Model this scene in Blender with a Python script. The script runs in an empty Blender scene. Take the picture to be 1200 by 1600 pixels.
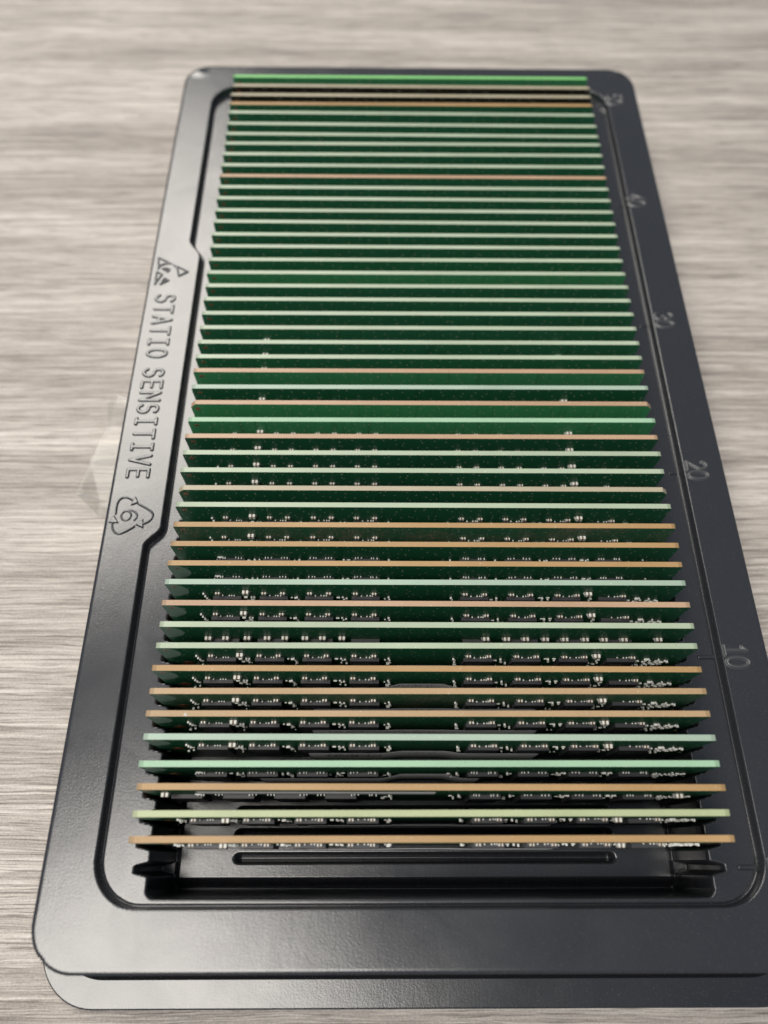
import bpy, bmesh, math, random
import numpy as np
from mathutils import Vector, Matrix, Euler

random.seed(7)
S = bpy.context.scene
COL = S.collection
MM = 0.001
TABLE = -34.5                      # table height below the module tops, in mm; world z = 0 is the table top
def W(x, y, z): return (x*MM, y*MM, (z-TABLE)*MM)

# ------------------------------------------------------------------ camera
cam = bpy.data.cameras.new('camera'); cam_ob = bpy.data.objects.new('camera', cam); COL.objects.link(cam_ob)
cam_ob.location = W(-12.635, 1.774, 174.308)
cam_ob.rotation_euler = Euler((0.4482, -0.0100, -0.0022), 'XYZ')
cam.sensor_fit = 'VERTICAL'; cam.sensor_height = 36.0; cam.sensor_width = 27.0
cam.lens = 1131.4394/1600*36.0
cam.clip_start = 0.005; cam.clip_end = 20
cam.dof.use_dof = True; cam.dof.focus_distance = 0.186
cam.dof.aperture_fstop = cam.lens/(2*1.75)
S.camera = cam_ob

# ------------------------------------------------------------------ light
wd = bpy.data.worlds.new('World'); S.world = wd; wd.use_nodes = True
bg = wd.node_tree.nodes['Background']
bg.inputs[0].default_value = (0.74, 0.85, 1.0, 1); bg.inputs[1].default_value = 0.26
def area(name, loc, target, sx, sy, watts, color):
    l = bpy.data.lights.new(name, 'AREA'); l.shape = 'RECTANGLE'; l.size = sx; l.size_y = sy
    l.energy = watts; l.color = color
    o = bpy.data.objects.new(name, l); COL.objects.link(o); o.location = loc
    o.rotation_euler = (Vector(target)-Vector(loc)).to_track_quat('-Z', 'Y').to_euler()
    return o
area('window_light', (-0.66, 1.24, 1.45), (0, 0.1, 0), 1.0, 1.0, 26.0, (1.0, 0.95, 0.87))
area('ceiling_light', (-0.46, -0.38, 1.45), (-0.05, 0.0, 0), 0.86, 0.74, 19.0, (1.0, 0.95, 0.88))
vs = S.view_settings
vs.view_transform = 'Standard'; vs.look = 'None'; vs.exposure = 0.0; vs.gamma = 1.0

# ------------------------------------------------------------------ materials
def mat(name):
    m = bpy.data.materials.new(name); m.use_nodes = True
    nt = m.node_tree; b = nt.nodes['Principled BSDF']
    return m, nt, b
def N(nt, t, **k):
    n = nt.nodes.new(t)
    for a, v in k.items(): setattr(n, a, v)
    return n
def ramp(nt, fac, stops):
    r = N(nt, 'ShaderNodeValToRGB'); e = r.color_ramp.elements
    while len(e) < len(stops): e.new(0.5)
    for el, (p, c) in zip(e, stops):
        el.position = p; el.color = (*c, 1) if len(c) == 3 else c
    nt.links.new(fac, r.inputs[0]); return r.outputs[0]
def noise(nt, vec, scale, detail=3, rough=.55, dist=0.0):
    n = N(nt, 'ShaderNodeTexNoise'); n.inputs['Scale'].default_value = scale
    n.inputs['Detail'].default_value = detail; n.inputs['Roughness'].default_value = rough
    n.inputs['Distortion'].default_value = dist
    if vec is not None: nt.links.new(vec, n.inputs['Vector'])
    return n.outputs['Fac']
def coords(nt, scale=(1, 1, 1), kind='Object', rot=(0, 0, 0)):
    t = N(nt, 'ShaderNodeTexCoord'); m = N(nt, 'ShaderNodeMapping')
    m.inputs['Scale'].default_value = scale; m.inputs['Rotation'].default_value = rot
    nt.links.new(t.outputs[kind], m.inputs[0]); return m.outputs[0]
def math_(nt, op, a, b=None, c=None):
    n = N(nt, 'ShaderNodeMath', operation=op)
    for i, v in enumerate((a, b, c)):
        if v is None: continue
        if isinstance(v, (int, float)): n.inputs[i].default_value = v
        else: nt.links.new(v, n.inputs[i])
    return n.outputs[0]
def mixc(nt, fac, a, b, blend='MIX'):
    n = N(nt, 'ShaderNodeMix', data_type='RGBA', blend_type=blend)
    for i, v in ((0, fac), (6, a), (7, b)):
        if isinstance(v, (int, float)): n.inputs[i].default_value = v
        elif isinstance(v, tuple): n.inputs[i].default_value = (*v, 1)
        else: nt.links.new(v, n.inputs[i])
    return n.outputs[2]
def bump(nt, b, height, strength, dist):
    n = N(nt, 'ShaderNodeBump'); n.inputs['Strength'].default_value = strength
    n.inputs['Distance'].default_value = dist
    nt.links.new(height, n.inputs['Height']); nt.links.new(n.outputs[0], b.inputs['Normal'])

def simple(name, color, rough, metal=0.0, spec=.5):
    m, nt, b = mat(name)
    b.inputs['Base Color'].default_value = (*color, 1); b.inputs['Roughness'].default_value = rough
    b.inputs['Metallic'].default_value = metal; b.inputs['Specular IOR Level'].default_value = spec
    return m

def plastic_material():
    m, nt, b = mat('black_tray_plastic')
    v = coords(nt)
    b.inputs['Base Color'].default_value = (0.019, 0.020, 0.024, 1)
    b.inputs['Specular IOR Level'].default_value = 1.0
    pebble = noise(nt, v, 1900, 2, .6)
    broad = noise(nt, v, 45, 3, .6, .6)
    v2 = coords(nt, (1, .18, 1), rot=(0, 0, .9))
    brush = noise(nt, v2, 1500, 2, .6)
    dust = noise(nt, v, 5200, 1, .5)
    r = N(nt, 'ShaderNodeMapRange'); r.inputs[1].default_value = .3; r.inputs[2].default_value = .7
    r.inputs[3].default_value = .20; r.inputs[4].default_value = .27
    nt.links.new(broad, r.inputs[0]); nt.links.new(r.outputs[0], b.inputs['Roughness'])
    d = ramp(nt, dust, [(.70, (0.019, 0.020, 0.024)), (.76, (0.16, .16, .16))])
    nt.links.new(d, b.inputs['Base Color'])
    h = math_(nt, 'MULTIPLY_ADD', brush, .5, pebble)
    h2 = math_(nt, 'MULTIPLY_ADD', broad, 4.0, h)
    bump(nt, b, h2, .17, .00010)
    return m
PLASTIC = plastic_material()

def wood_material():
    m, nt, b = mat('grey_oak_laminate')
    t = N(nt, 'ShaderNodeTexCoord')
    def warped(vec, sx, sy, scale, amp):
        w = N(nt, 'ShaderNodeTexNoise'); w.inputs['Scale'].default_value = scale; w.inputs['Detail'].default_value = 2
        mp = N(nt, 'ShaderNodeMapping'); mp.inputs['Scale'].default_value = (sx, sy, 1)
        nt.links.new(t.outputs['Object'], mp.inputs[0]); nt.links.new(mp.outputs[0], w.inputs['Vector'])
        o = N(nt, 'ShaderNodeVectorMath', operation='MULTIPLY_ADD')
        nt.links.new(w.outputs['Color'], o.inputs[0]); o.inputs[1].default_value = (0, amp, 0)
        nt.links.new(vec, o.inputs[2]); return o.outputs[0]
    v1 = warped(t.outputs['Object'], .30, 1.0, 16, .007)
    v2 = warped(v1, .35, 1, 170, .0013)
    def str_(vec, sx, scale, det, rough=.6):
        q = N(nt, 'ShaderNodeMapping'); q.inputs['Scale'].default_value = (sx, 1, 1)
        nt.links.new(vec, q.inputs[0])
        return noise(nt, q.outputs[0], scale, det, rough)
    fine = str_(v2, .018, 1300, 4, .74)
    mid = str_(v2, .018, 560, 3, .62)
    broad = str_(v1, .07, 70, 4, .55)
    pore = str_(v2, .026, 2100, 3, .65)
    tooth = noise(nt, t.outputs['Object'], 1700, 2, .6)
    f = math_(nt, 'ADD', math_(nt, 'MULTIPLY', fine, .60), math_(nt, 'MULTIPLY', mid, .26))
    f = math_(nt, 'ADD', f, math_(nt, 'MULTIPLY', broad, .30))
    f = math_(nt, 'ADD', f, math_(nt, 'MULTIPLY', tooth, .17))
    c = ramp(nt, f, [(.48, (.145, .124, .108)), (.58, (.28, .247, .220)), (.66, (.43, .386, .347)), (.77, (.66, .605, .553))])
    pr = ramp(nt, pore, [(.38, (.34, .32, .30)), (.45, (1, 1, 1))])
    c2 = mixc(nt, .7, c, pr, 'MULTIPLY')
    nt.links.new(c2, b.inputs['Base Color'])
    b.inputs['Roughness'].default_value = .42; b.inputs['Specular IOR Level'].default_value = .45
    h = math_(nt, 'ADD', fine, math_(nt, 'MULTIPLY', pore, .5))
    bump(nt, b, h, .7, .0004)
    return m
WOOD = wood_material()

def mask_material(name, base, rough, dusty=0.0):
    m, nt, b = mat(name)
    oi = N(nt, 'ShaderNodeObjectInfo'); t = N(nt, 'ShaderNodeTexCoord')
    off = N(nt, 'ShaderNodeVectorMath', operation='MULTIPLY_ADD')
    cv = N(nt, 'ShaderNodeCombineXYZ'); nt.links.new(oi.outputs['Random'], cv.inputs[0]); nt.links.new(oi.outputs['Random'], cv.inputs[2])
    nt.links.new(cv.outputs[0], off.inputs[0]); off.inputs[1].default_value = (.3, 0, .3)
    nt.links.new(t.outputs['Object'], off.inputs[2])
    # plated holes: small pale dots
    vo = N(nt, 'ShaderNodeTexVoronoi', feature='F1', voronoi_dimensions='2D'); vo.inputs['Scale'].default_value = 300
    sx = N(nt, 'ShaderNodeSeparateXYZ'); nt.links.new(off.outputs[0], sx.inputs[0])
    mp = N(nt, 'ShaderNodeCombineXYZ'); nt.links.new(sx.outputs[0], mp.inputs[0]); nt.links.new(math_(nt, 'MULTIPLY', sx.outputs[2], 1.3), mp.inputs[1]); nt.links.new(mp.outputs[0], vo.inputs['Vector'])
    dot = math_(nt, 'LESS_THAN', vo.outputs['Distance'], .062)
    # copper traces under the mask: faint darker lines
    tr = N(nt, 'ShaderNodeMapping'); tr.inputs['Scale'].default_value = (1, 0, .03)
    nt.links.new(off.outputs[0], tr.inputs[0])
    line = noise(nt, tr.outputs[0], 900, 2, .6)
    lines = ramp(nt, line, [(.36, (.62, .62, .62)), (.42, (1, 1, 1))])
    patch = noise(nt, off.outputs[0], 70, 2, .5)
    c = mixc(nt, .6, base, lines, 'MULTIPLY')
    c = mixc(nt, math_(nt, 'MULTIPLY', patch, .35), c, tuple(x*1.5 for x in base))
    c = mixc(nt, dot, c, (.38, .40, .30))
    if dusty:
        d1 = noise(nt, t.outputs['Object'], 38, 4, .7, .8); d2 = noise(nt, t.outputs['Object'], 1800, 2, .7)
        df = ramp(nt, math_(nt, 'MULTIPLY', d1, d2), [(.24, (0, 0, 0)), (.42, (dusty,)*3)])
        c = mixc(nt, df, c, (.20, .16, .11))
    nt.links.new(c, b.inputs['Base Color'])
    rr = N(nt, 'ShaderNodeMapRange'); rr.inputs[3].default_value = rough-.08; rr.inputs[4].default_value = rough+.1
    nt.links.new(patch, rr.inputs[0]); nt.links.new(rr.outputs[0], b.inputs['Roughness'])
    b.inputs['Specular IOR Level'].default_value = .35
    return m
MASK = {'dark': mask_material('dark_green_solder_mask', (.0095, .074, .033), .48),
        'light': mask_material('bright_green_solder_mask', (.042, .215, .085), .50),
        'mid': mask_material('glare_lit_green_solder_mask', (.017, .108, .048), .48),  # dark mask lightened: stronger light and glare on far faces put into colour
        'grey': mask_material('dusty_green_solder_mask', (.022, .095, .046), .55, .9),
        'black': mask_material('brown_black_solder_mask', (.016, .014, .008), .5)}

def edge_material(name, color, weave=.2):
    m, nt, b = mat(name)
    oi = N(nt, 'ShaderNodeObjectInfo'); cv = N(nt, 'ShaderNodeCombineXYZ')
    for k in range(2): nt.links.new(oi.outputs['Random'], cv.inputs[k])
    def own(vec):                                                 # every board its own stretch of the pattern
        a = N(nt, 'ShaderNodeVectorMath', operation='ADD'); nt.links.new(vec, a.inputs[0]); nt.links.new(cv.outputs[0], a.inputs[1]); return a.outputs[0]
    v = own(coords(nt, (1, 1, 1), rot=(0, 0, .6)))
    mp = own(coords(nt, (.25, 1, 1), rot=(0, 0, .9)))
    n1 = noise(nt, mp, 3800, 2, .6); n2 = noise(nt, v, 60, 3, .6)
    c = mixc(nt, n1, tuple(x*(1-weave) for x in color), tuple(min(1, x*(1+weave)) for x in color))
    c = mixc(nt, ramp(nt, n2, [(.5, (0, 0, 0)), (.75, (.35,)*3)]), c, tuple(x*.8 for x in color))
    drift = noise(nt, own(coords(nt)), 22, 3, .6)
    c = mixc(nt, ramp(nt, drift, [(.38, (.0,)*3), (.66, (.55,)*3)]), c, tuple(min(1, x*1.22+.03) for x in color))
    sp = noise(nt, own(coords(nt)), 1500, 2, .5)
    c = mixc(nt, ramp(nt, sp, [(.70, (0,)*3), (.74, (.6,)*3)]), c, (.75, .73, .66))
    c = mixc(nt, ramp(nt, sp, [(.24, (.5,)*3), (.29, (0,)*3)]), c, tuple(x*.45 for x in color))
    sx = N(nt, 'ShaderNodeSeparateXYZ'); nt.links.new(coords(nt), sx.inputs[0])
    end = math_(nt, 'GREATER_THAN', math_(nt, 'ABSOLUTE', sx.outputs[0]), .0655)
    c = mixc(nt, math_(nt, 'MULTIPLY', end, .45), c, tuple(x*.45 for x in color))
    nt.links.new(c, b.inputs['Base Color']); b.inputs['Roughness'].default_value = .42
    bump(nt, b, n1, .3, .00005)
    return m
EDGE = {'tan': edge_material('tan_fibreglass_edge', (0.377, 0.234, 0.102)),
        'sand': edge_material('sand_fibreglass_edge', (0.395, 0.269, 0.147)),
        'pink': edge_material('pinkish_fibreglass_edge', (0.420, 0.277, 0.176)),
        'pale': edge_material('pale_green_fibreglass_edge', (0.360, 0.427, 0.310), .12),
        'mint': edge_material('mint_fibreglass_edge', (0.288, 0.459, 0.306), .12),
        'aqua': edge_material('grey_green_fibreglass_edge', (0.324, 0.423, 0.338), .12),
        'lime': edge_material('yellowish_green_fibreglass_edge', (0.386, 0.432, 0.248), .15),
        'vivid': edge_material('bright_green_fibreglass_edge', (.20, .52, .17), .1),
        'bone': edge_material('bone_fibreglass_edge', (0.386, 0.340, 0.239), .12)}
CHIP = simple('chip_epoxy', (.060, .060, .066), .42)
TIN = simple('solder_tin', (.95, .94, .88), .33, .0)
CERAMIC = simple('capacitor_ceramic', (.20, .13, .08), .5)
COPPER = simple('copper_pad', (.36, .14, .07), .4, .6)
HOLE = simple('pad_hole', (.02, .012, .010), .6)
CLEAR = simple('bare_mask_patch', (.15, .23, .18), .7)
PAPER = simple('label_paper', (.36, .36, .37), .5)
INK = simple('label_ink', (.012, .012, .012), .6)
MARK = simple('chip_print', (.22, .22, .23), .5)

def film_material():
    m, nt, b = mat('clear_plastic_film')
    out = nt.nodes['Material Output']
    tr = N(nt, 'ShaderNodeBsdfTransparent'); tr.inputs[0].default_value = (.95, .95, .94, 1)
    nt.nodes.remove(b)
    gl = N(nt, 'ShaderNodeBsdfGlossy'); gl.inputs['Roughness'].default_value = .24; gl.inputs[0].default_value = (1, 1, 1, 1)
    df = N(nt, 'ShaderNodeBsdfDiffuse'); df.inputs[0].default_value = (.75, .74, .70, 1)
    fr = N(nt, 'ShaderNodeFresnel'); fr.inputs[0].default_value = 1.5
    m1 = N(nt, 'ShaderNodeMixShader'); m1.inputs[0].default_value = .14
    nt.links.new(tr.outputs[0], m1.inputs[1]); nt.links.new(df.outputs[0], m1.inputs[2])
    m2 = N(nt, 'ShaderNodeMixShader'); nt.links.new(math_(nt, 'MULTIPLY', fr.outputs[0], .8), m2.inputs[0])
    nt.links.new(m1.outputs[0], m2.inputs[1]); nt.links.new(gl.outputs[0], m2.inputs[2])
    nt.links.new(m2.outputs[0], out.inputs[0])
    nb = N(nt, 'ShaderNodeBump'); nb.inputs['Strength'].default_value = .5; nb.inputs['Distance'].default_value = .0006
    nt.links.new(noise(nt, coords(nt), 130, 3, .5), nb.inputs['Height']); nt.links.new(nb.outputs[0], gl.inputs['Normal'])
    return m
FILM = film_material()

# ------------------------------------------------------------------ object helpers
def link(name, me, parent=None):
    o = bpy.data.objects.new(name, me); COL.objects.link(o)
    if parent is not None: o.parent = parent
    return o
def tag(o, label, cat, group=None):
    o['label'] = label; o['category'] = cat
    if group: o['group'] = group
    return o
def grid_mesh(name, X, Y, Z, keep, mats, smooth=True):
    """X, Y 1-D lines, Z[j,i] heights in mm, keep[j,i] boolean per vertex"""
    nx, ny = len(X), len(Y)
    gx, gy = np.meshgrid(X, Y)
    co = np.stack([gx*MM, gy*MM, (Z-TABLE)*MM], -1).reshape(-1, 3)
    idx = np.arange(nx*ny).reshape(ny, nx)
    q = np.stack([idx[:-1, :-1], idx[:-1, 1:], idx[1:, 1:], idx[1:, :-1]], -1).reshape(-1, 4)
    k = keep.reshape(-1)
    q = q[k[q].all(1)]
    used = np.unique(q); remap = np.zeros(nx*ny, int); remap[used] = np.arange(len(used))
    q = remap[q]; co = co[used]
    me = bpy.data.meshes.new(name)
    me.vertices.add(len(co)); me.vertices.foreach_set('co', co.astype(np.float32).ravel())
    me.loops.add(q.size); me.loops.foreach_set('vertex_index', q.astype(np.int32).ravel())
    me.polygons.add(len(q)); me.polygons.foreach_set('loop_start', np.arange(0, q.size, 4, dtype=np.int32))
    me.polygons.foreach_set('loop_total', np.full(len(q), 4, np.int32))
    me.polygons.foreach_set('use_smooth', np.full(len(q), smooth))
    me.update(calc_edges=True); me.validate()
    for m in mats: me.materials.append(m)
    return me
def box_bm(bm, x0, x1, y0, y1, z0, z1, mi=0):
    v = [bm.verts.new((x*MM, y*MM, z*MM)) for x in (x0, x1) for y in (y0, y1) for z in (z0, z1)]
    fs = []
    for a in ((0, 1, 3, 2), (4, 6, 7, 5), (0, 4, 5, 1), (2, 3, 7, 6), (0, 2, 6, 4), (1, 5, 7, 3)):
        f = bm.faces.new([v[i] for i in a]); f.material_index = mi; fs.append(f)
    return fs
def bm_mesh(name, bm, mats):
    bmesh.ops.recalc_face_normals(bm, faces=bm.faces[:])
    me = bpy.data.meshes.new(name); bm.to_mesh(me); bm.free()
    for m in mats: me.materials.append(m)
    return me
def sstep(a, b, x):
    t = np.clip((x-a)/(b-a), 0, 1); return t*t*(3-2*t)

# ------------------------------------------------------------------ table
X = np.concatenate([np.linspace(-900, 900, 25)]); Y = np.linspace(-420, 1300, 25)
me = grid_mesh('table_top', X, Y, np.full((len(Y), len(X)), TABLE), np.ones((len(Y), len(X)), bool), [WOOD])
table = link('table_top', me); table['kind'] = 'structure'

# ------------------------------------------------------------------ tray shell
PITCH = 5.4733; H_PANEL = -11.82; H_RIM = -9.3; FLOOR = -31.4
slots = np.arange(50)*PITCH
RY0, RY1, RX = -20.8, 287.6, 88.8
NUMERAL = simple('highlight_lifted_plastic', (.045, .046, .050), .40, 0, 1.0)  # raised numerals rougher and lighter, part of their highlight put into the colour
def rrect(x, y, cx, cy, hx, hy, r):
    qx = np.abs(x-cx)-hx+r; qy = np.abs(y-cy)-hy+r
    return np.hypot(np.maximum(qx, 0), np.maximum(qy, 0))+np.minimum(np.maximum(qx, qy), 0)-r
def tray_height(x, y):
    rim = rrect(x, y, 0, (RY0+RY1)/2, RX, (RY1-RY0)/2, 10.5)
    b = sstep(79.5, 85.5, y)*(1-sstep(185.5, 193.5, y))
    xs = x-4.1*b*sstep(-40, -66, x)
    step = rrect(xs, y, 0, (-7.6+274.5)/2, 76.2, (274.5+7.6)/2, 10.5)
    # pocket opening with a toothed side: one notch per slot
    ph = np.abs((y+PITCH/2) % PITCH-PITCH/2)
    ph = np.where((y < -PITCH/2) | (y > slots[-1]+PITCH/2), 9, ph)
    side = 64.9+3.3*(1-sstep(.60, 1.65, ph))
    pk = np.maximum(np.abs(x)-side, np.abs(y-(274.0-6.0)/2)-(274.0+6.0)/2)
    cr = rrect(x, y, 0, (274.0-6.0)/2, 65.0, (274.0+6.0)/2, 2.2)
    pk = np.where(y < -1.9, np.maximum(pk, cr), pk)
    # rim and panel
    z = H_PANEL+(H_RIM-H_PANEL)*sstep(-.05, .50, step)
    z = z-.45*np.exp(-((step+.12)/.26)**2)                     # the moulded line round the panel
    z = z-.35*sstep(-1.6, 0, rim)**2
    for cx, cy in ((-83.5, 283), (83.5, 283.5)): z = z+.45*np.exp(-((x-cx)**2+(y-cy)**2*2)/6.0)
    z = z-24.6*sstep(-.35, .85, rim)
    # pocket
    fl = np.full_like(z, FLOOR)
    gr = np.hypot(np.maximum(np.abs(x)-47.6, 0), (y-2.3+PITCH/2) % PITCH-PITCH/2)
    gr = np.where((y < -.6) | (y > slots[-1]+PITCH/2), 9, gr)
    fl = fl-2.5*(1-sstep(.1, 1.45, gr))
    fl = fl-2.9*sstep(-2.0, -5.2, y)
    mid = sstep(-63.9, -62.4, -np.abs(x))
    fl = fl-.5*(1-mid)
    wall = sstep(.10, -1.15, pk)
    top = sstep(.35, -.25, pk)*.35
    return np.where(pk < .4, z-top+(fl-z+top)*wall, z), rim
def lines(*seg): return np.unique(np.round(np.concatenate([np.arange(a, b, d) for a, b, d in seg]), 4))
half = lines((0, 46, 1.6), (46, 50.4, .4), (50.4, 61.6, 1.6), (61.6, 69.2, .2), (69.2, 71, .45), (71, 78, .25), (78, 86, .6), (86, 90.01, .22))
X = np.unique(np.concatenate([-half, half]))
Y = lines((-22.0, -18, .22), (-18, -9, .5), (-9, 9, .2), (9, 276, .30), (276, 284.5, .6), (284.5, 289.01, .22))
gx, gy = np.meshgrid(X, Y)
Z, rim = tray_height(gx, gy)
tray = link('memory_tray', grid_mesh('memory_tray', X, Y, Z, rim < 1.15, [PLASTIC]))
tag(tray, 'black moulded plastic tray with raised lettering holding the rows of memory modules', 'tray')

# flange that the rim stands on, flat on the table
def rr_loop(hx, y0, y1, r, n=14):
    pts = []
    for cx, cy, a0 in ((hx-r, y0+r, -90), (hx-r, y1-r, 0), (-hx+r, y1-r, 90), (-hx+r, y0+r, 180)):
        for i in range(n+1):
            a = math.radians(a0+90*i/n); pts.append((cx+r*math.cos(a), cy+r*math.sin(a)))
    return pts
bm = bmesh.new()
rings = []
for hx, y0, y1, r, z in ((RX-1.5, RY0+1.5, RY1-1.5, 9, -34.4), (RX+1.2, RY0-2.3, RY1+3.0, 12, -34.4), (RX+2.2, RY0-3.3, RY1+4.6, 12.5, -33.1), (RX+2.3, RY0-3.45, RY1+4.75, 12.5, -33.0),
                         (94.2, -30.0, 297, 14.0, -33.05), (94.5, -30.35, 297.4, 14.3, -33.3), (94.55, -30.4, 297.45, 14.35, -34.45)):
    rings.append([bm.verts.new(W(px, py, z)) for px, py in rr_loop(hx, y0, y1, r)])
for a, b_ in zip(rings[:-1], rings[1:]):
    n = len(a)
    for i in range(n): bm.faces.new((a[i], a[(i+1) % n], b_[(i+1) % n], b_[i])).smooth = False
link('base_flange', bm_mesh('base_flange', bm, [PLASTIC]), tray)

# ------------------------------------------------------------------ raised writing on the rim
def stroke_part(name, polys, z0, w=.56, hgt=.42, fills=(), top=.55, m=None):
    """moulded relief: height from the distance to the strokes (mm, table plane coordinates)"""
    P = np.concatenate([np.array(p) for p in list(polys)+list(fills)])
    X = np.arange(P[:, 0].min()-w-.2, P[:, 0].max()+w+.25, .13); Y = np.arange(P[:, 1].min()-w-.2, P[:, 1].max()+w+.25, .13)
    gx, gy = np.meshgrid(X, Y); d = np.full(gx.shape, 9.)
    for p in polys:
        for (ax, ay), (bx, by) in zip(p[:-1], p[1:]):
            L2 = (bx-ax)**2+(by-ay)**2+1e-9
            t = np.clip(((gx-ax)*(bx-ax)+(gy-ay)*(by-ay))/L2, 0, 1)
            d = np.minimum(d, np.hypot(gx-ax-t*(bx-ax), gy-ay-t*(by-ay)))
    for p in fills:
        A = np.array(p); c = A.mean(0); dd = np.full(gx.shape, -9.)
        for i in range(len(A)):
            a, b_ = A[i], A[(i+1) % len(A)]; nrm = np.array([b_[1]-a[1], a[0]-b_[0]]); nrm /= np.hypot(*nrm)
            if (c-a)@nrm > 0: nrm = -nrm
            dd = np.maximum(dd, (gx-a[0])*nrm[0]+(gy-a[1])*nrm[1])
        d = np.minimum(d, dd+w*.6)
    z = z0-.06+(hgt+.06)*(sstep(w*1.15, w*top, d) if top else sstep(w*1.1, w*.05, d))
    return link(name, grid_mesh(name, X, Y, z, d < w*1.15+.2, [m or PLASTIC]), tray)
def arc(cx, cy, rx, ry, a0, a1, n=14):
    return [(cx+rx*math.cos(math.radians(a0+(a1-a0)*i/n)), cy+ry*math.sin(math.radians(a0+(a1-a0)*i/n))) for i in range(n+1)]
G = {  # strokes in a cell 0.62 wide, 1 high
 'S': [arc(.30, .755, .27, .235, 25, 270, 14)[:-1]+arc(.30, .255, .29, .265, 90, -160, 16)],
 'T': [[(0, .98), (.62, .98)], [(.31, .98), (.31, 0)]],
 'A': [[(0, 0), (.31, 1), (.62, 0)], [(.11, .34), (.51, .34)]],
 'I': [[(.31, 0), (.31, 1)], [(.10, 0), (.52, 0)], [(.10, 1), (.52, 1)]],
 'O': [arc(.31, .5, .31, .5, 0, 360, 28)],
 'E': [[(.56, 0), (.03, 0), (.03, 1), (.56, 1)], [(.03, .5), (.52, .5)]],
 'N': [[(0, 0), (0, 1), (.60, 0), (.60, 1)]],
 'V': [[(0, 1), (.31, 0), (.62, 1)]],
 '0': [arc(.29, .5, .27, .5, 0, 360, 24)],
 '1': [[(.12, .80), (.32, 1), (.32, 0)], [(.08, 0), (.56, 0)]],
 '2': [arc(.29, .72, .26, .28, 165, -30, 14)+[(.02, 0), (.58, 0)]],
 '3': [arc(.27, .745, .25, .255, 150, -90, 14), arc(.27, .25, .28, .25, 90, -150, 14)],
 '4': [[(.45, 0), (.45, 1), (.02, .30), (.60, .30)]],
 '5': [[(.52, 1), (.10, 1), (.06, .56)]+arc(.28, .32, .28, .32, 125, -150, 14)],
}
def letter(ch, y0, xb, ht, wd, name, z0, **k):
    polys = [[(xb+v*ht, y0-u*wd) for u, v in p] for p in G[ch]]
    return stroke_part(name, polys, z0, **k)
ZR = H_RIM-.0
y = 168.6; x = -84.6; adv = (168.6-99.9)/16.0
for ch in 'STATIO SENSITIVE':
    if ch != ' ':
        x0 = -84.75+.55*((168.6-y)/70.0)
        letter(ch, y, x0, 5.9, 4.6, 'raised_letter', ZR)
    y -= adv if ch != ' ' else adv*.72
    if ch != ' ': y -= .13
esd = [[(-86.36, 184.96), (-81.93, 182.42), (-83.94, 182.18), (-85.34, 181.43), (-85.83, 180.05), (-86.36, 184.96)],
       [(-80.89, 181.78), (-75.74, 178.8), (-78.61, 176.88), (-79.51, 180.36), (-80.89, 181.78)],
       [(-86.08, 178.72), (-84.24, 177.47), (-86.11, 173.23), (-86.08, 178.72)],
       [(-84.33, 173.24), (-83.14, 175.9), (-81.78, 174.97), (-84.33, 173.24)],
       [(-84.37, 179.94), (-83.35, 180.33), (-81.96, 179.76), (-82.5, 178.74), (-83.6, 179.53)]]
stroke_part('static_warning_triangle', esd, ZR, w=.30)
rec = [[(-85.66, 89.32), (-85.81, 92.29), (-85.28, 93.87), (-83.97, 94.59), (-82.31, 94.06), (-81.08, 93.18)],
       [(-79.69, 92.3), (-76.47, 90.56), (-75.21, 89.34), (-75.31, 87.79), (-76.54, 86.58), (-78.02, 86.06)],
       [(-79.93, 85.37), (-82.3, 83.67), (-84.04, 82.99), (-85.59, 84.0), (-86.17, 85.7), (-86.02, 87.07)]]
heads = [[(-79.9, 92.75), (-81.75, 92.0), (-80.9, 94.5)], [(-79.5, 85.9), (-77.8, 87.5), (-77.5, 84.9)], [(-86.0, 88.6), (-87.2, 86.6), (-84.6, 86.5)]]
def soft(p, n=3):
    for _ in range(n):
        q = [p[0]]
        for a, b_ in zip(p[:-1], p[1:]): q += [(a[0]*.75+b_[0]*.25, a[1]*.75+b_[1]*.25), (a[0]*.25+b_[0]*.75, a[1]*.25+b_[1]*.75)]
        p = q+[p[-1]]
    return p
for p, hd in zip(rec, heads): stroke_part('recycling_arrow', [soft(p)], ZR, w=.30, fills=[hd])
stroke_part('raised_numeral', [arc(-82.7, 88.7, 1.35, 1.45, 0, 360, 22), soft([(-83.6, 89.9), (-82.4, 90.5), (-81.0, 90.3), (-79.8, 89.4), (-79.5, 88.4), (-80.2, 87.3)])], ZR, w=.28, hgt=.3)
for num, ys, xb in (('10', 52.0, 77.6), ('20', 106.7, 77.8), ('30', 162.2, 77.5), ('40', 216.4, 76.9), ('50', 271.2, 76.6), ('1', 1.9, 77.7)):
    yy = ys
    for ch in num:
        letter(ch, yy, xb, 5.7, 4.6, 'raised_numeral', ZR, w=.70, hgt=.50, top=0, m=NUMERAL); yy -= 3.25
for k in (1, 10, 20, 30, 40, 50):
    stroke_part('tick_mark', [[(71.6 if k < 20 else 73.4, (k-1)*PITCH+.1), (75.2, (k-1)*PITCH+.1)]], H_PANEL, w=.55, hgt=.42)

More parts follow.
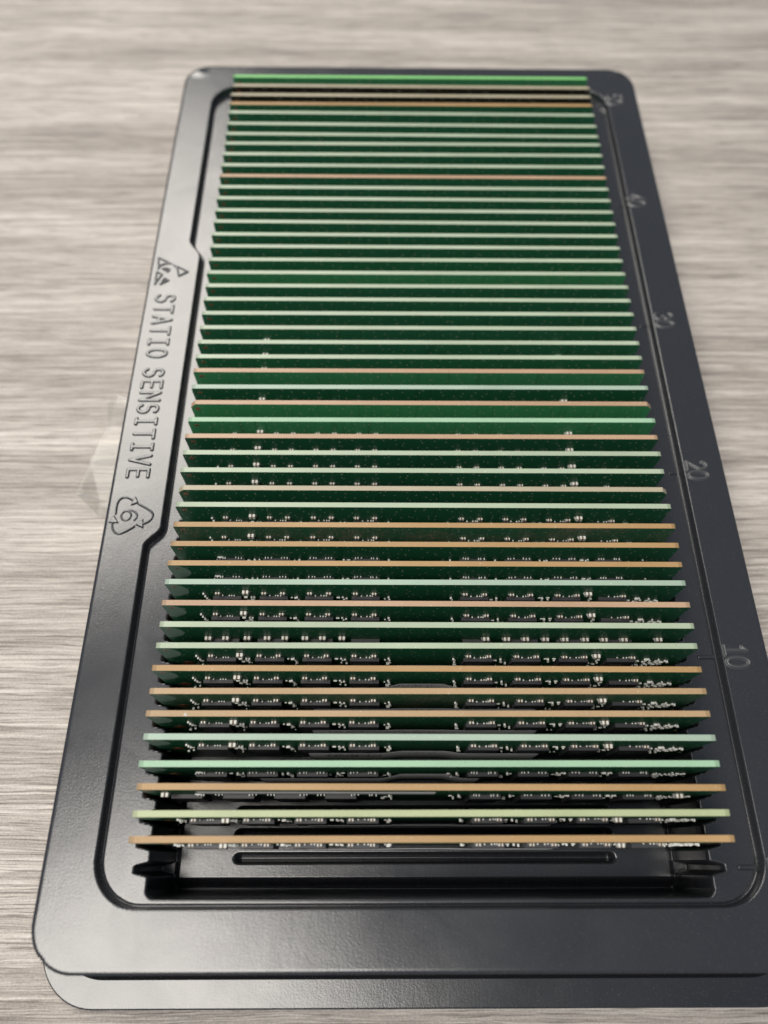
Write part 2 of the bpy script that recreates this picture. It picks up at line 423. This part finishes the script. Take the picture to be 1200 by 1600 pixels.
# ------------------------------------------------------------------ memory modules
# local axes of a module: x along it, front face at y = -0.7, z = 0 at its top edge
def pcb_mesh(name, mask, edge, chamfer):
    hx = 66.675; r = chamfer
    def corner(sx):
        if r > 1: return [(sx*hx, -r), (sx*(hx-r), 0)]
        return [(sx*(hx-r*(1-math.cos(a))), -r*(1-math.sin(a))) for a in (0, .52, 1.05, math.pi/2)]
    left = [(-hx, -31.25), (-hx, -21.5), (-hx+1.6, -20.2), (-hx+1.6, -18.6), (-hx, -17.3)]+corner(-1)
    right = [(-a, b) for a, b in left][::-1]
    loop = left+right+[(12, -31.25), (11, -27.5), (9.6, -27.5), (8.6, -31.25)]
    bm = bmesh.new()
    fr = [bm.verts.new((a*MM, -.7*MM, b*MM)) for a, b in loop]; bk = [bm.verts.new((a*MM, .7*MM, b*MM)) for a, b in loop]
    bm.faces.new(fr).material_index = 0; bm.faces.new(bk[::-1]).material_index = 0
    n = len(loop)
    for i in range(n): bm.faces.new((fr[i], fr[(i+1) % n], bk[(i+1) % n], bk[i])).material_index = 1
    bmesh.ops.recalc_face_normals(bm, faces=bm.faces[:])
    bmesh.ops.bevel(bm, geom=[e for e in bm.edges if len(e.link_faces) == 2 and abs(e.link_faces[0].normal.y) > .9 and abs(e.link_faces[1].normal.y) < .1
                              and e.verts[0].co.z > -.002 and e.verts[1].co.z > -.002], offset=.10*MM, segments=1, affect='EDGES', material=1)
    bmesh.ops.triangulate(bm, faces=[f for f in bm.faces if len(f.verts) > 12])
    return bm_mesh(name, bm, [MASK[mask], EDGE[edge]])
PCB = {}
def pcb(mask, edge, ch):
    k = (mask, edge, ch)
    if k not in PCB: PCB[k] = pcb_mesh('circuit_board', *k)
    return PCB[k]

def chip_mesh(w, h, t=1.05):
    bm = bmesh.new(); box_bm(bm, -w/2, w/2, -.7-t, -.7, -h, 0)
    bmesh.ops.bevel(bm, geom=[e for e in bm.edges], offset=.08*MM, segments=1, affect='EDGES')
    # laser marked lines on the face
    yf = -.7-t-.012
    for zz, ws in ((-2.2, (.0, .16, .34, .52)), (-4.2, (.0, .25, .4)), (-6.2, (.05, .2, .5))):
        for u in ws:
            x0 = -w/2+.9+u*(w-1.8); v = [bm.verts.new((a*MM, yf*MM, b*MM)) for a, b in ((x0, zz), (x0+.10*w, zz), (x0+.10*w, zz-1.0), (x0, zz-1.0))]
            bm.faces.new(v).material_index = 1
    return bm_mesh('memory_chip', bm, [CHIP, MARK])
def cap_mesh(w, h, t, gap):
    """ceramic body between two tinned ends, ends left and right"""
    bm = bmesh.new(); e = (w-gap)/2
    box_bm(bm, -w/2, -w/2+e, -.7-t, -.7, -h/2, h/2, 1); box_bm(bm, w/2-e, w/2, -.7-t, -.7, -h/2, h/2, 1)
    bmesh.ops.bevel(bm, geom=bm.edges[:], offset=.10*MM, segments=2, affect='EDGES')
    box_bm(bm, -w/2+e, w/2-e, -.7-t+.05, -.7, -h/2+.04, h/2-.04, 0)
    for sx in (-1, 1):                                            # solder fillets
        c = sx*w/2
        v = [bm.verts.new((a*MM, b*MM, z*MM)) for a, b, z in ((c, -.7-t*.6, h/2-.05), (c, -.7-t*.6, -h/2+.05), (c+sx*.3, -.72, -h/2), (c+sx*.3, -.72, h/2))]
        bm.faces.new(v if sx > 0 else v[::-1]).material_index = 1
    return bm_mesh('capacitor', bm, [CERAMIC, TIN])
ME_CHIP = chip_mesh(7.5, 11.0); ME_CHIPN = chip_mesh(7.1, 11.0)
ME_CAP = cap_mesh(1.25, .70, .72, .22); ME_BIG = cap_mesh(1.75, 1.25, 1.05, .22)
ME_BIG.name = 'large_capacitor'
def dots(specs):
    """joined tiny parts: (x, z, w, h, t) tinned ends"""
    bm = bmesh.new()
    q = random.Random(5)
    for x, z, w, h, t in specs:
        x += q.uniform(-.12, .12); z += q.uniform(-.16, .16); t *= q.uniform(.75, 1.25)
        fs = box_bm(bm, x-w/2, x+w/2, -.7-t, -.7, z-h/2, z+h/2, 0)
    bmesh.ops.bevel(bm, geom=bm.edges[:], offset=.06*MM, segments=1, affect='EDGES')
    return bm_mesh('small_resistors', bm, [TIN, CERAMIC])
def chain(x, z, n, dx=.25, dz=-1.45):
    out = []
    for i in range(n): out.append((x+dx*i, z+dz*i, .48, .50, .50))
    return out
CHX_L = (-52.2, -39.9, -27.8, -15.6); CHX_R = (13.4, 25.7, 38.0, 50.2)
RES_A = []
for i, xx in enumerate((-45.9, -33.8, -21.7, -9.6)): RES_A += chain(xx, -9.4, 4 if i < 2 else 2)
for xx in (7.2, 19.4, 31.6, 44.3): RES_A += chain(xx, -9.7, 3)
RES_A += chain(-58.2, -6.9, 3, .25, -1.7)
for i in range(7): RES_A += [(56.6+1.05*i, -16.6+.78*i, .5, .8, .6)]+([(57.6+1.2*i, -13.6+.5*i, .55, .9, .6)] if i < 5 else [])
RES_A += [(54.6, -11.2, .5, .5, .45), (55.2, -12.6, .4, .4, .4)]
for cx in CHX_L+CHX_R:
    for u in (-1.1, .5, 1.2, 1.9): RES_A.append((cx+u, -8.3, .34, .34, .34))
q = random.Random(21)
for x0, x1, n in ((-47.6, -44.6, 5), (-35.5, -32.5, 5), (-23.4, -20.4, 4), (-11.2, -8.0, 3), (5.6, 8.8, 3), (17.8, 21.2, 4), (30.0, 33.4, 5), (42.4, 45.6, 5), (-60.5, -56.6, 5), (54.6, 63.5, 16)):
    for _ in range(n): RES_A.append((q.uniform(x0, x1), q.uniform(-19, -9.4), q.choice((.4, .5, .9)), q.choice((.35, .5)), q.choice((.3, .45, .55))))
RES_B = []
for cx in CHX_L+CHX_R:
    for u in (-2.9, -2.15, -1.4, 1.3, 2.05, 2.8): RES_B.append((cx+u, -7.75, .28, .55, .45))
for i, xx in enumerate((-45.9, -33.8, -21.7, -9.6, 7.2, 19.4, 31.6, 44.3)): RES_B += chain(xx, -9.0, 3)
for x0, x1, n in ((-48.5, -43.8, 6), (-36.2, -31.8, 6), (-24, -19.6, 5), (-11.8, -7.4, 4), (5.2, 9.2, 4), (17.6, 21.6, 5), (29.8, 33.8, 6), (42.2, 46.2, 6), (54.6, 63.5, 10)):
    for _ in range(n): RES_B.append((q.uniform(x0, x1), q.uniform(-17, -8.6), q.choice((.4, .5, .9)), q.choice((.35, .5, .9)), q.choice((.3, .45, .55))))
RES_B += [(-56.1, -9.3, .5, .5, .4), (-55.0, -7.2, 1.4, .35, .3)]
for i in range(7): RES_B += [(56.6+1.05*i, -14.2+.42*i, .5, .75, .5)]
for i in range(5): RES_B += [(57.6+1.05*i, -11.5+.22*i, .45, .7, .45)]
ME_RESA = dots(RES_A); ME_RESB = dots(RES_B)
CAPS_A = [(-54.3, -6.2), (-42.2, -6.1), (-37.3, -6.1), (-30.2, -6.1), (-25.3, -6.1), (-18.3, -6.2), (-13.3, -6.3),
          (10.7, -6.5), (15.8, -6.6), (22.9, -6.7), (28.0, -6.8), (35.2, -7.1), (40.3, -7.1), (52.7, -7.6)]
BIG_A = [(-46.8, -5.0), (42.9, -5.6)]
BIG_C = [(-56.2, -8.8), (-51.7, -8.7), (-46.1, -8.5), (-40.9, -8.5), (-36.4, -8.4), (-31.2, -8.4), (-26.7, -8.4), (-21.7, -8.4),
         (15.6, -8.7), (20.9, -8.8), (25.9, -8.8), (31.0, -8.9), (36.1, -9.0), (41.4, -9.0), (46.3, -9.1), (51.5, -9.1), (60.4, -8.8)]
def disc_mesh(name, cx, cz, r, y, m, clip=None, hole=None):
    bm = bmesh.new(); pts = []
    for i in range(20):
        a = 2*math.pi*i/20; px, pz = cx+r*math.cos(a), cz+r*math.sin(a)
        if clip is not None: px = max(px, clip[0]); pz = min(pz, clip[1])
        pts.append((px, pz))
    v = [bm.verts.new((a*MM, y*MM, b*MM)) for a, b in pts]
    f = bm.faces.new(v); ext = bmesh.ops.extrude_face_region(bm, geom=[f])
    for g in ext['geom']:
        if isinstance(g, bmesh.types.BMVert): g.co.y = -.69*MM
    bmesh.ops.remove_doubles(bm, verts=bm.verts[:], dist=1e-6)
    return bm_mesh(name, bm, [m])
def pad_mesh():
    bm = bmesh.new(); box_bm(bm, -65.2, -63.9, -.725, -.69, -2.5, -1.6, 0); box_bm(bm, -64.8, -64.3, -.74, -.70, -2.35, -1.95, 1)
    return bm_mesh('copper_pad', bm, [COPPER, HOLE])
ME_PAD = pad_mesh(); ME_PADR = disc_mesh('copper_pad', -64.9, -2.4, .75, -.73, COPPER)
ME_CLEAR = disc_mesh('notch_patch', -66.0, -4.6, 4.5, -.72, CLEAR, (-66.6, -.35))
ME_SPOT = disc_mesh('copper_spot', -61.8, -14.6, 1.5, -.73, COPPER)

# paper label that lies on the chips and sags between them
def label_y(x, sag):
    d = np.interp(x, [-60, -11.6, -5.5, 4.0, 9.4, 60], [0, 0, 1, 1, 0, 0]); d = d*d*(3-2*d)
    return -1.82+d*sag
def label_mesh(x0, x1, zt, sag, text=True, zb=-26.5, barcode=False, flat=False):
    def label_y(x, sag): return -.75 if flat else globals()['label_y'](x, sag)
    bm = bmesh.new(); n = 60; rows = []
    for j, (zz, off) in enumerate(((zt, .10), (zt, 0), (zb, 0))):
        rows.append([bm.verts.new(((x0+(x1-x0)*i/n)*MM, (label_y(x0+(x1-x0)*i/n, sag)+off)*MM, (zz-.35*(min(i, n-i) == 0 and j < 2))*MM)) for i in range(n+1)])
    for a, b_ in zip(rows[:-1], rows[1:]):
        for i in range(n): bm.faces.new((a[i], a[i+1], b_[i+1], b_[i])).smooth = True
    if barcode:
        x = x0+4; rnd = random.Random(3)
        while x < x0+18:
            w = rnd.choice((.12, .2, .3)); yy = label_y(x, sag)-.02
            v = [bm.verts.new((a*MM, yy*MM, b_*MM)) for a, b_ in ((x, zt-2.9), (x+w, zt-2.9), (x+w, zt-6), (x, zt-6))]
            bm.faces.new(v).material_index = 1; x += w+rnd.choice((.15, .25, .4))
    if text:
        for body, tx, tz, size in (('8GB 2Rx8 PC4-2133P-UB0-11', -24.6, zt-2.05, 1.95), ('1F NO AC', -5.6, zt-4.2, 1.7)):
            cu = bpy.data.curves.new('label_text', 'FONT'); cu.body = body; cu.size = size; cu.space_character = 1.12; cu.resolution_u = 1
            to = bpy.data.objects.new('label_text', cu); COL.objects.link(to)
            dg = bpy.context.evaluated_depsgraph_get(); tm = to.evaluated_get(dg).to_mesh()
            vs_ = [(v.co.x+tx, v.co.y+tz) for v in tm.vertices]; fs_ = [tuple(p.vertices) for p in tm.polygons]
            to.evaluated_get(dg).to_mesh_clear(); bpy.data.objects.remove(to); bpy.data.curves.remove(cu)
            vv = [bm.verts.new((a*MM, (label_y(a, sag)-.02)*MM, b_*MM)) for a, b_ in vs_]
            for f in fs_:
                try: bm.faces.new([vv[i] for i in f]).material_index = 1
                except ValueError: pass
    me = bpy.data.meshes.new('paper_label'); bm.to_mesh(me); bm.free()
    me.materials.append(PAPER); me.materials.append(INK); return me
LAB = {'bulge': label_mesh(-28.5, 29.0, -13.6, 1.05), 'flat': label_mesh(-28.5, 28.0, -13.4, .12),
       'wave': label_mesh(-29.5, 28.0, -14.6, .55, barcode=True), 'wide': label_mesh(-41.0, 13.0, -14.8, 1.0, text=False),
       'long': label_mesh(9.5, 54.0, -8.4, 0, text=False), 'low': label_mesh(-29.0, 30.0, -17.0, .1, text=False),
       'high': label_mesh(-54.5, 1.2, -4.5, 0, text=False, zb=-11.0, flat=True)}

# one row per module, front to back: centre y, x shift, turn in degrees, edge, mask, layout, chamfer, label kind, description
MOD = [
 (5.93, -.11, -.02, 'tan', 'grey', 'A', .35, 'low', 'frontmost memory module, tan edge, next to the one empty slot'),
 (11.17, -.09, .01, 'lime', 'dark', 'A', .35, 'low', 'yellowish green edged memory module, second from the front'),
 (16.65, .07, -.18, 'tan', 'dark', 'E', .35, 'high', 'tan edged memory module third from the front, large pale capacitor at its left end'),
 (21.67, -.22, -.04, 'mint', 'dark', 'B', .35, 'wide', 'bright mint green edged memory module, fourth from the front'),
 (27.53, -.01, -.16, 'aqua', 'dark', 'A', .35, 'wave', 'pale bluish green edged memory module right behind the bright mint green edged one'),
 (32.90, -.18, -.06, 'sand', 'dark', 'A', .35, 'flat', 'tan edged memory module with a white speck, frontmost of the nearer tan trio'),
 (38.16, -.03, -.03, 'sand', 'grey', 'A', .35, 'flat', 'dusty tan edged memory module, middle of the nearer tan trio'),
 (43.54, -.18, -.16, 'tan', 'dark', 'A', .35, 'bulge', 'tan edged memory module with a sagging paper label, rearmost of the nearer tan trio'),
 (49.22, -.03, -.05, 'pale', 'dark', 'A', .6, 'flat', 'pale green edged memory module in line with the tick beside the raised number 10'),
 (54.46, .12, -.16, 'pale', 'dark', 'C', .6, None, 'pale green edged memory module with a row of large capacitors, just behind number 10 tick'),
 (59.99, .03, -.19, 'pink', 'dark', 'A', .35, 'bulge', 'pinkish tan edged memory module between two pale green edged ones, behind the number 10'),
 (65.71, .03, -.09, 'aqua', 'dark', 'A', .5, None, 'grey green edged memory module between the pinkish tan one and the farther tan trio'),
 (70.81, .06, -.10, 'tan', 'dark', 'B', .5, None, 'tan edged memory module, frontmost of the farther tan trio'),
 (76.23, .20, -.11, 'tan', 'dark', 'B', .5, 'long', 'tan edged memory module with a long pale label at right, middle of the farther trio'),
 (81.76, .24, -.10, 'tan', 'grey', 'A', .6, None, 'dusty tan edged memory module, rearmost of the farther tan trio'),
 (87.64, .09, -.11, 'pale', 'dark', 'A', .6, None, 'pale green edged memory module right behind the farther tan trio'),
 (92.70, .11, -.11, 'bone', 'dark', 'D', 1.6, None, 'greyish edged memory module with clipped top corners, in front of the number 20 tick'),
 (98.28, .10, -.04, 'pale', 'dark', 'A', .6, None, 'pale green edged memory module right behind the greyish one with clipped corners'),
 (103.84, .14, -.01, 'pale', 'dark', 'A', .6, None, 'pale green edged memory module beside the tick for number 20, before a pinkish tan one'),
 (109.22, .10, .01, 'pink', 'dark', 'A', .6, None, 'pinkish tan edged memory module with square corners, just behind the number 20'),
 (114.73, .37, .08, 'mint', 'light', 'A', .6, None, 'mint edged memory module with bright green face, between two tan ones behind number 20'),
 (120.49, .33, .00, 'pink', 'light', 'D', 1.6, None, 'tan edged memory module with clipped corners and bright green face'),
 (126.00, .11, .07, 'aqua', 'dark', 'A', .6, None, 'pale green edged memory module between the clipped corner tan one and the scuffed tan one'),
 (131.83, -.05, .05, 'pink', 'light', 'D', .6, None, 'scuffed pinkish tan edged memory module in front of the long pale green run'),
 (136.89, .04, .06, 'pale', 'dark', 'A', .6, None, 'pale green edged memory module right behind the scuffed pinkish tan one'),
 (142.33, .08, .11, 'pale', 'dark', 'A', .6, None, 'pale green edged memory module, second behind the scuffed pinkish tan one'),
 (147.85, .07, .09, 'pale', 'dark', 'A', .6, None, 'pale green edged memory module, third behind the scuffed pinkish tan one'),
 (153.44, .12, .11, 'pale', 'dark', 'A', .6, None, 'pale green edged memory module just in front of the tick for number 30'),
 (158.95, .02, .03, 'pale', 'dark', 'A', .6, None, 'pale green edged memory module reaching the raised number 30, fifth behind the scuffed one'),
 (164.43, .10, .08, 'pale', 'dark', 'A', .6, None, 'pale green edged memory module right in front of the brighter faced one past number 30'),
 (169.89, -.07, .08, 'pale', 'light', 'A', .6, None, 'memory module with a noticeably brighter green face, behind the number 30'),
 (175.41, -.06, .12, 'pale', 'dark', 'A', .6, None, 'pale green edged memory module right behind the brighter faced one past number 30'),
 (181.00, -.14, .01, 'pale', 'dark', 'A', .6, None, 'pale green edged memory module, second behind the brighter faced one past number 30'),
 (186.31, -.21, .02, 'pale', 'dark', 'A', .6, None, 'pale green edged memory module, fifth in front of the lone tan one'),
 (191.92, -.13, -.10, 'pale', 'dark', 'A', .6, None, 'pale green edged memory module, fourth in front of the lone tan one'),
 (197.21, -.16, .03, 'pale', 'dark', 'A', .6, None, 'pale green edged memory module, third in front of the lone tan one'),
 (202.73, -.20, -.08, 'pale', 'dark', 'A', .6, None, 'pale green edged memory module, second in front of the lone tan one'),
 (208.12, -.17, 0.0, 'pale', 'dark', 'A', .6, None, 'pale green edged memory module right in front of the lone tan one near number 40'),
 (213.58, -.23, .01, 'pink', 'dark', 'D', .6, None, 'lone tan edged memory module among pale green ones, behind the number 40'),
 (218.93, -.13, .06, 'pale', 'dark', 'A', .6, None, 'pale green edged memory module right behind the lone tan one near number 40'),
 (224.63, -.10, .17, 'pale', 'dark', 'A', .6, None, 'pale green edged memory module, second behind the lone tan one near number 40'),
 (230.08, -.02, .20, 'pale', 'dark', 'A', .6, None, 'pale green edged memory module, third behind the lone tan one near number 40'),
 (234.81, -.20, -.10, 'pale', 'dark', 'A', .6, None, 'pale green edged memory module, third in front of the rear tan ones'),
 (240.24, -.13, -.10, 'pale', 'dark', 'A', .6, None, 'pale green edged memory module, second in front of the rear tan ones'),
 (246.31, -.16, -.11, 'pale', 'dark', 'A', .6, None, 'pale green edged memory module right in front of the rear tan ones'),
 (251.44, -.22, .15, 'tan', 'dark', 'D', .6, None, 'tan edged memory module with a green face, frontmost of the rear tan ones'),
 (256.31, -.22, .04, 'bone', 'black', 'D', .6, None, 'beige edged memory module with black face, nearer of two black faced ones at rear'),
 (261.51, .04, -.02, 'bone', 'black', 'D', .6, None, 'beige edged memory module with black face, farther of two black faced ones at rear'),
 (266.90, -.28, .10, 'vivid', 'light', 'D', .6, None, 'bright green edged rearmost memory module against the back rim'),
]
CAMY, CAMZ = 1.8, 174.3
rnd = random.Random(11)
prev = None
for i, (yc, dx, ang, edge, mask, lay, ch, lab, text) in enumerate(MOD):
    root = bpy.data.objects.new('memory_module', None); COL.objects.link(root)
    root.empty_display_size = .004
    root.location = W(dx, yc, 0); root.rotation_euler = (0, 0, math.radians(ang))
    tag(root, text, 'memory module', 'memory modules standing in the tray slots')
    if i >= 24 and mask == 'dark': mask = 'mid'  # rear boards swap to the mask with glare painted into its green
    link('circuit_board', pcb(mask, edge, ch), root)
    # how far down this face can be seen past the module in front of it
    seen = 40 if prev is None else min(32, (yc-prev-1.4)*CAMZ/max(prev-CAMY, .5)+2.2)
    def put(me, x, z, name):
        if -z > seen: return
        o = link(name, me, root); o.location = ((x+rnd.uniform(-.06, .06))*MM, 0, z*MM); return o
    link('copper_pad', ME_PADR if ch > 1 else ME_PAD, root)
    if i < 13 and lay != 'E':
        link('notch_patch', ME_CLEAR, root)
        if i < 9: link('copper_spot', ME_SPOT, root)
    if lay == 'A':
        for x, z in CAPS_A: put(ME_CAP, x, z, 'capacitor')
        for x, z in (BIG_A if i < 27 else ()): put(ME_BIG, x, z, 'large_capacitor')
        for j, x in enumerate(CHX_L+CHX_R): put(ME_CHIP, x, -8.8-.05*max(0, j-3), 'memory_chip')
        if seen > 7:
            o = link('small_resistors', ME_RESA, root); o['kind'] = 'stuff'
    elif lay in 'BE':
        dz = 0 if i > 4 else -2.8
        if lay == 'E': put(ME_BIG, -62.0, -7.2, 'large_capacitor'); put(ME_BIG, 58.6, -8.0, 'large_capacitor'); dz = -3.0
        for j, x in enumerate(CHX_L+CHX_R): put(ME_CHIP, x+(-5.6 if lay == 'E' and j < 4 else 0), -8.3+dz, 'memory_chip')
        if seen > 7:
            o = link('small_resistors', ME_RESB, root); o['kind'] = 'stuff'; o.location.z = dz*MM
            if lay == 'E': o.location.x = -.0
    elif lay == 'C':
        for x, z in BIG_C: put(ME_BIG, x, z, 'large_capacitor')
        for j, x in enumerate(CHX_L+CHX_R): put(ME_CHIP, x, -10.2, 'memory_chip')
    if lab: link('paper_label', LAB[lab], root)
    if 'white speck' in text:
        bm = bmesh.new(); v = [bm.verts.new((a*MM, b_*MM, c_*MM)) for a, b_, c_ in ((-57.7, -.55, 0), (-56.8, -.6, 0), (-57.2, .45, .02), (-57.25, -.2, .45))]
        for f in ((0, 1, 3), (1, 2, 3), (2, 0, 3), (0, 2, 1)): bm.faces.new([v[q] for q in f])
        link('dust_speck', bm_mesh('dust_speck', bm, [TIN]), root)
    prev = yc

# ------------------------------------------------------------------ creased clear film beside the tray
def film():
    bm = bmesh.new()
    P = {'a': (-105.5, 143.5, .5), 'b': (-101.5, 145.6, 3.4), 'c': (-92, 143, 1.6), 'd': (-103.2, 134, .6), 'e': (-106.4, 119.4, 2.6),
         'f': (-92, 122, 2.2), 'g': (-109.3, 108.3, .4), 'h': (-101.0, 105.6, 2.6), 'i': (-101.2, 100.6, .3), 'j': (-92, 104, 1.4), 'k': (-92, 133, 1.2), 'l': (-92, 97, .4)}
    v = {k: bm.verts.new((a*MM, b*MM, c*MM)) for k, (a, b, c) in P.items()}
    for f in ('abd', 'bck', 'bkd', 'dke', 'kfe', 'efh', 'fjh', 'egh', 'gih', 'hji', 'ilj'): bm.faces.new([v[c] for c in f])
    for a, b_ in ('bd', 'de', 'ef', 'gh'):        # extra strips added along edges and creases to imitate bright highlights
        p, q = v[a].co, v[b_].co; d = (q-p).normalized(); sd = Vector((-d.y, d.x, 0))*.0002; up = Vector((0, 0, .0004))
        bm.faces.new([bm.verts.new(x) for x in (p-sd+up, q-sd+up, q+sd+up*2, p+sd+up*2)])
    bmesh.ops.subdivide_edges(bm, edges=bm.edges[:], cuts=2, use_grid_fill=True)
    for q in bm.verts: q.co.z = max(q.co.z+rnd.uniform(-.15, .25)*MM, .1*MM)
    for q in bm.verts: q.co.z *= .5
    me = bm_mesh('plastic_film', bm, [FILM]); return me
tag(link('plastic_film', film()), 'creased scrap of clear plastic film on the table beside the tray', 'plastic film')
